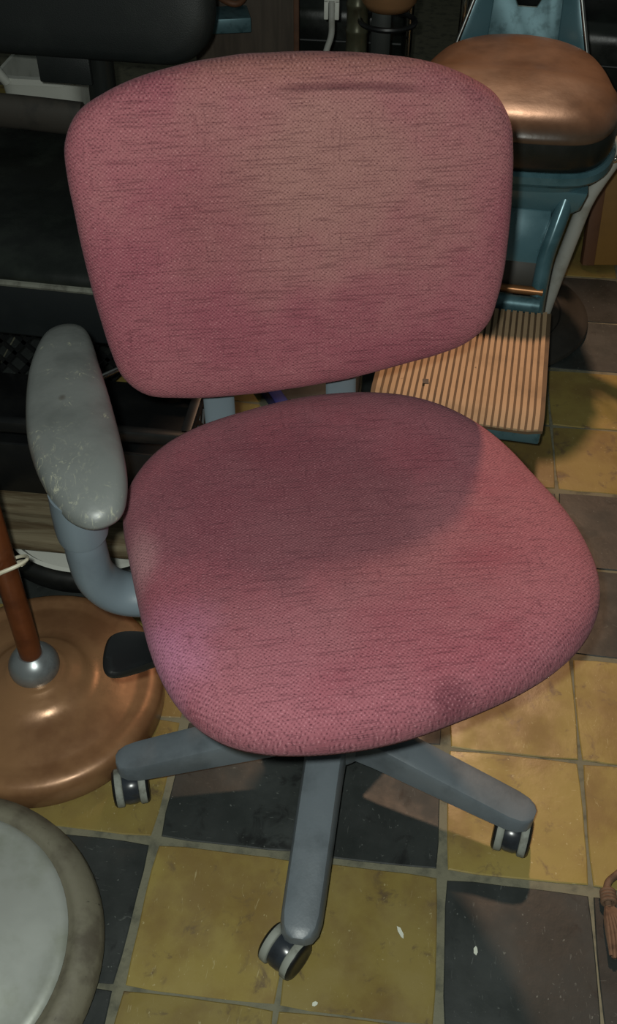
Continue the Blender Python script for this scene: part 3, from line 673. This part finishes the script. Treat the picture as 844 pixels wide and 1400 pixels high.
# olive pole stand
GP = thing('pole_stand', 'olive green ribbed metal pole rising behind the middle of the backrest', 'stand', (0.115, 1.75, 0))
prof = [(0, 0.02), (0.024, 0.02)]
z = 0.06
while z < 1.1:
    prof += [(0.0245, z), (0.0265, z+0.004), (0.0265, z+0.010), (0.0245, z+0.014)]; z += 0.055
MB().lathe(prof + [(0.024, 1.12), (0, 1.12)], 24).build('pole', 'green_pole', GP, angle=35)
MB().lathe([(0, 0), (0.13, 0), (0.13, 0.012), (0.05, 0.03), (0, 0.03)], 40).build('foot', 'green_pole', GP, angle=40)
MB().box((0.055, 0.01, 0.30), (0.045, 0.03, 0.60)).build('grey_bar', 'dark_metal', GP, bevel=0.002)
MB().lathe([(0, 0.0), (0.05, 0.004), (0.062, 0.02), (0.064, 0.05), (0, 0.05)], 32, Matrix.Translation((0.07, -0.02, 0.56))).build('copper_cup', 'copper', GP, angle=50)
MB().tube([(0.07+0.062*math.cos(q), -0.02+0.062*math.sin(q), 0.535) for q in [2*PI*i/24 for i in range(24)]], 0.006, 8, closed=True).build('cup_ring', 'black_plastic', GP)
HK = thing('metal_hook', 'white painted clip with a bent rod hanging left of the olive pole', 'hook', (0.060, 1.71, 0.535))
clip = MB()
clip.box((0, 0, 0.085), (0.034, 0.012, 0.09)); clip.box((-0.012, 0, 0.025), (0.010, 0.012, 0.04)); clip.box((0.012, 0, 0.025), (0.010, 0.012, 0.04)); clip.box((0.012, 0.006, 0.10), (0.04, 0.008, 0.02))
clip.build('clip', 'white_plastic', HK, bevel=0.002)
MB().tube(crom([(0, -0.004, 0.045), (0.001, -0.004, 0.0), (0, -0.004, -0.03), (-0.012, -0.004, -0.07), (-0.018, -0.004, -0.12)], 5, False), 0.007, 12).build('rod', 'pale_tube', HK)

# black armchairs in the dark behind
def armchair(loc, rz, wd, label, chrome_right):
    A = thing('armchair', label, 'chair', loc, rz)
    MB().rings(rrect(wd, 0.52, 0.06), (0, 0), [(0, 0.24), (0.98, 0.24), (1, 0.26), (1, 0.38), (0.985, 0.40), (0.95, 0.415), (0.85, 0.425), (0.5, 0.432), (0, 0.435)], lambda x, y, d: (x, y, d)).build('seat_cushion', 'vinyl', A, angle=60)
    MB().rings(rrect(wd, 0.46, 0.07), (0, 0), [(0, -0.05), (0.97, -0.05), (1, -0.03), (1, 0.02), (0.97, 0.04), (0.88, 0.052), (0.5, 0.06), (0, 0.062)], lambda x, h, d: (x, 0.31-d+0.2*h, 0.70+h)).build('backrest', 'vinyl', A, angle=60)
    MB().tube([(-wd*0.47, 0.235, 0.69), (0, 0.228, 0.69), (wd*0.47, 0.235, 0.69)], 0.004, 8).build('back_seam', 'vinyl_matte', A)
    MB().tube([(-wd*0.47, -0.262, 0.33), (wd*0.47, -0.262, 0.33)], 0.004, 8).build('seat_seam', 'vinyl_matte', A)
    for s in (-1, 1):
        MB().tube(crom([(s*wd*0.52, -0.22, 0.012), (s*wd*0.52, -0.23, 0.30), (s*wd*0.52, -0.20, 0.56), (s*wd*0.52, 0.0, 0.60), (s*wd*0.52, 0.24, 0.60)], 6, False), 0.011, 12).build('arm_tube', 'chrome' if (s > 0) == chrome_right else 'dark_metal', A)
        MB().tube([(s*wd*0.44, 0.20, 0.0), (s*wd*0.44, 0.20, 0.25)], 0.012, 10).build('rear_leg', 'dark_metal', A)
        MB().tube([(s*wd*0.44, -0.20, 0.0), (s*wd*0.44, -0.20, 0.25)], 0.012, 10).build('front_leg', 'dark_metal', A)
    return A
armchair((0.035, 2.45, 0), 0.0, 0.36, 'narrow black vinyl armchair in the dark behind the olive pole', True)
armchair((0.76, 2.36, 0), -0.1, 0.72, 'wide black vinyl armchair in the dark behind the barber chair', False)
# blue bar on the floor seen through the gap
tag(MB().box((0.055, 0.95, 0.017), (0.028, 0.26, 0.034), (0, 0, 0.55)).build('plastic_bar', 'blue', None, bevel=0.003), 'blue plastic bar on the floor, seen through the gap under the backrest', 'bar')
# scraps on the tiles
random.seed(5)
for x, y, ln, rz, lab in [(0.348, -0.088, 0.009, -1.1, 'longer white paper sliver on yellow tile, right of the front caster'), (0.445, -0.100, 0.006, 1.5, 'pale paint chip on the dark tile at lower right'), (0.247, -0.190, 0.004, 0.4, 'tiny white paint chip on yellow tile just below the front caster')]:
    o = MB().prism([(-ln, -0.0015), (-ln*0.3, -0.003), (ln*0.6, -0.002), (ln, 0.0), (ln*0.4, 0.0025), (-ln*0.6, 0.002)], 0.0, 0.0012).build('paper_scrap', 'paper')
    o.location = (x, y, 0.0); o.rotation_euler = (0, 0, rz); tag(o, lab, 'scrap')
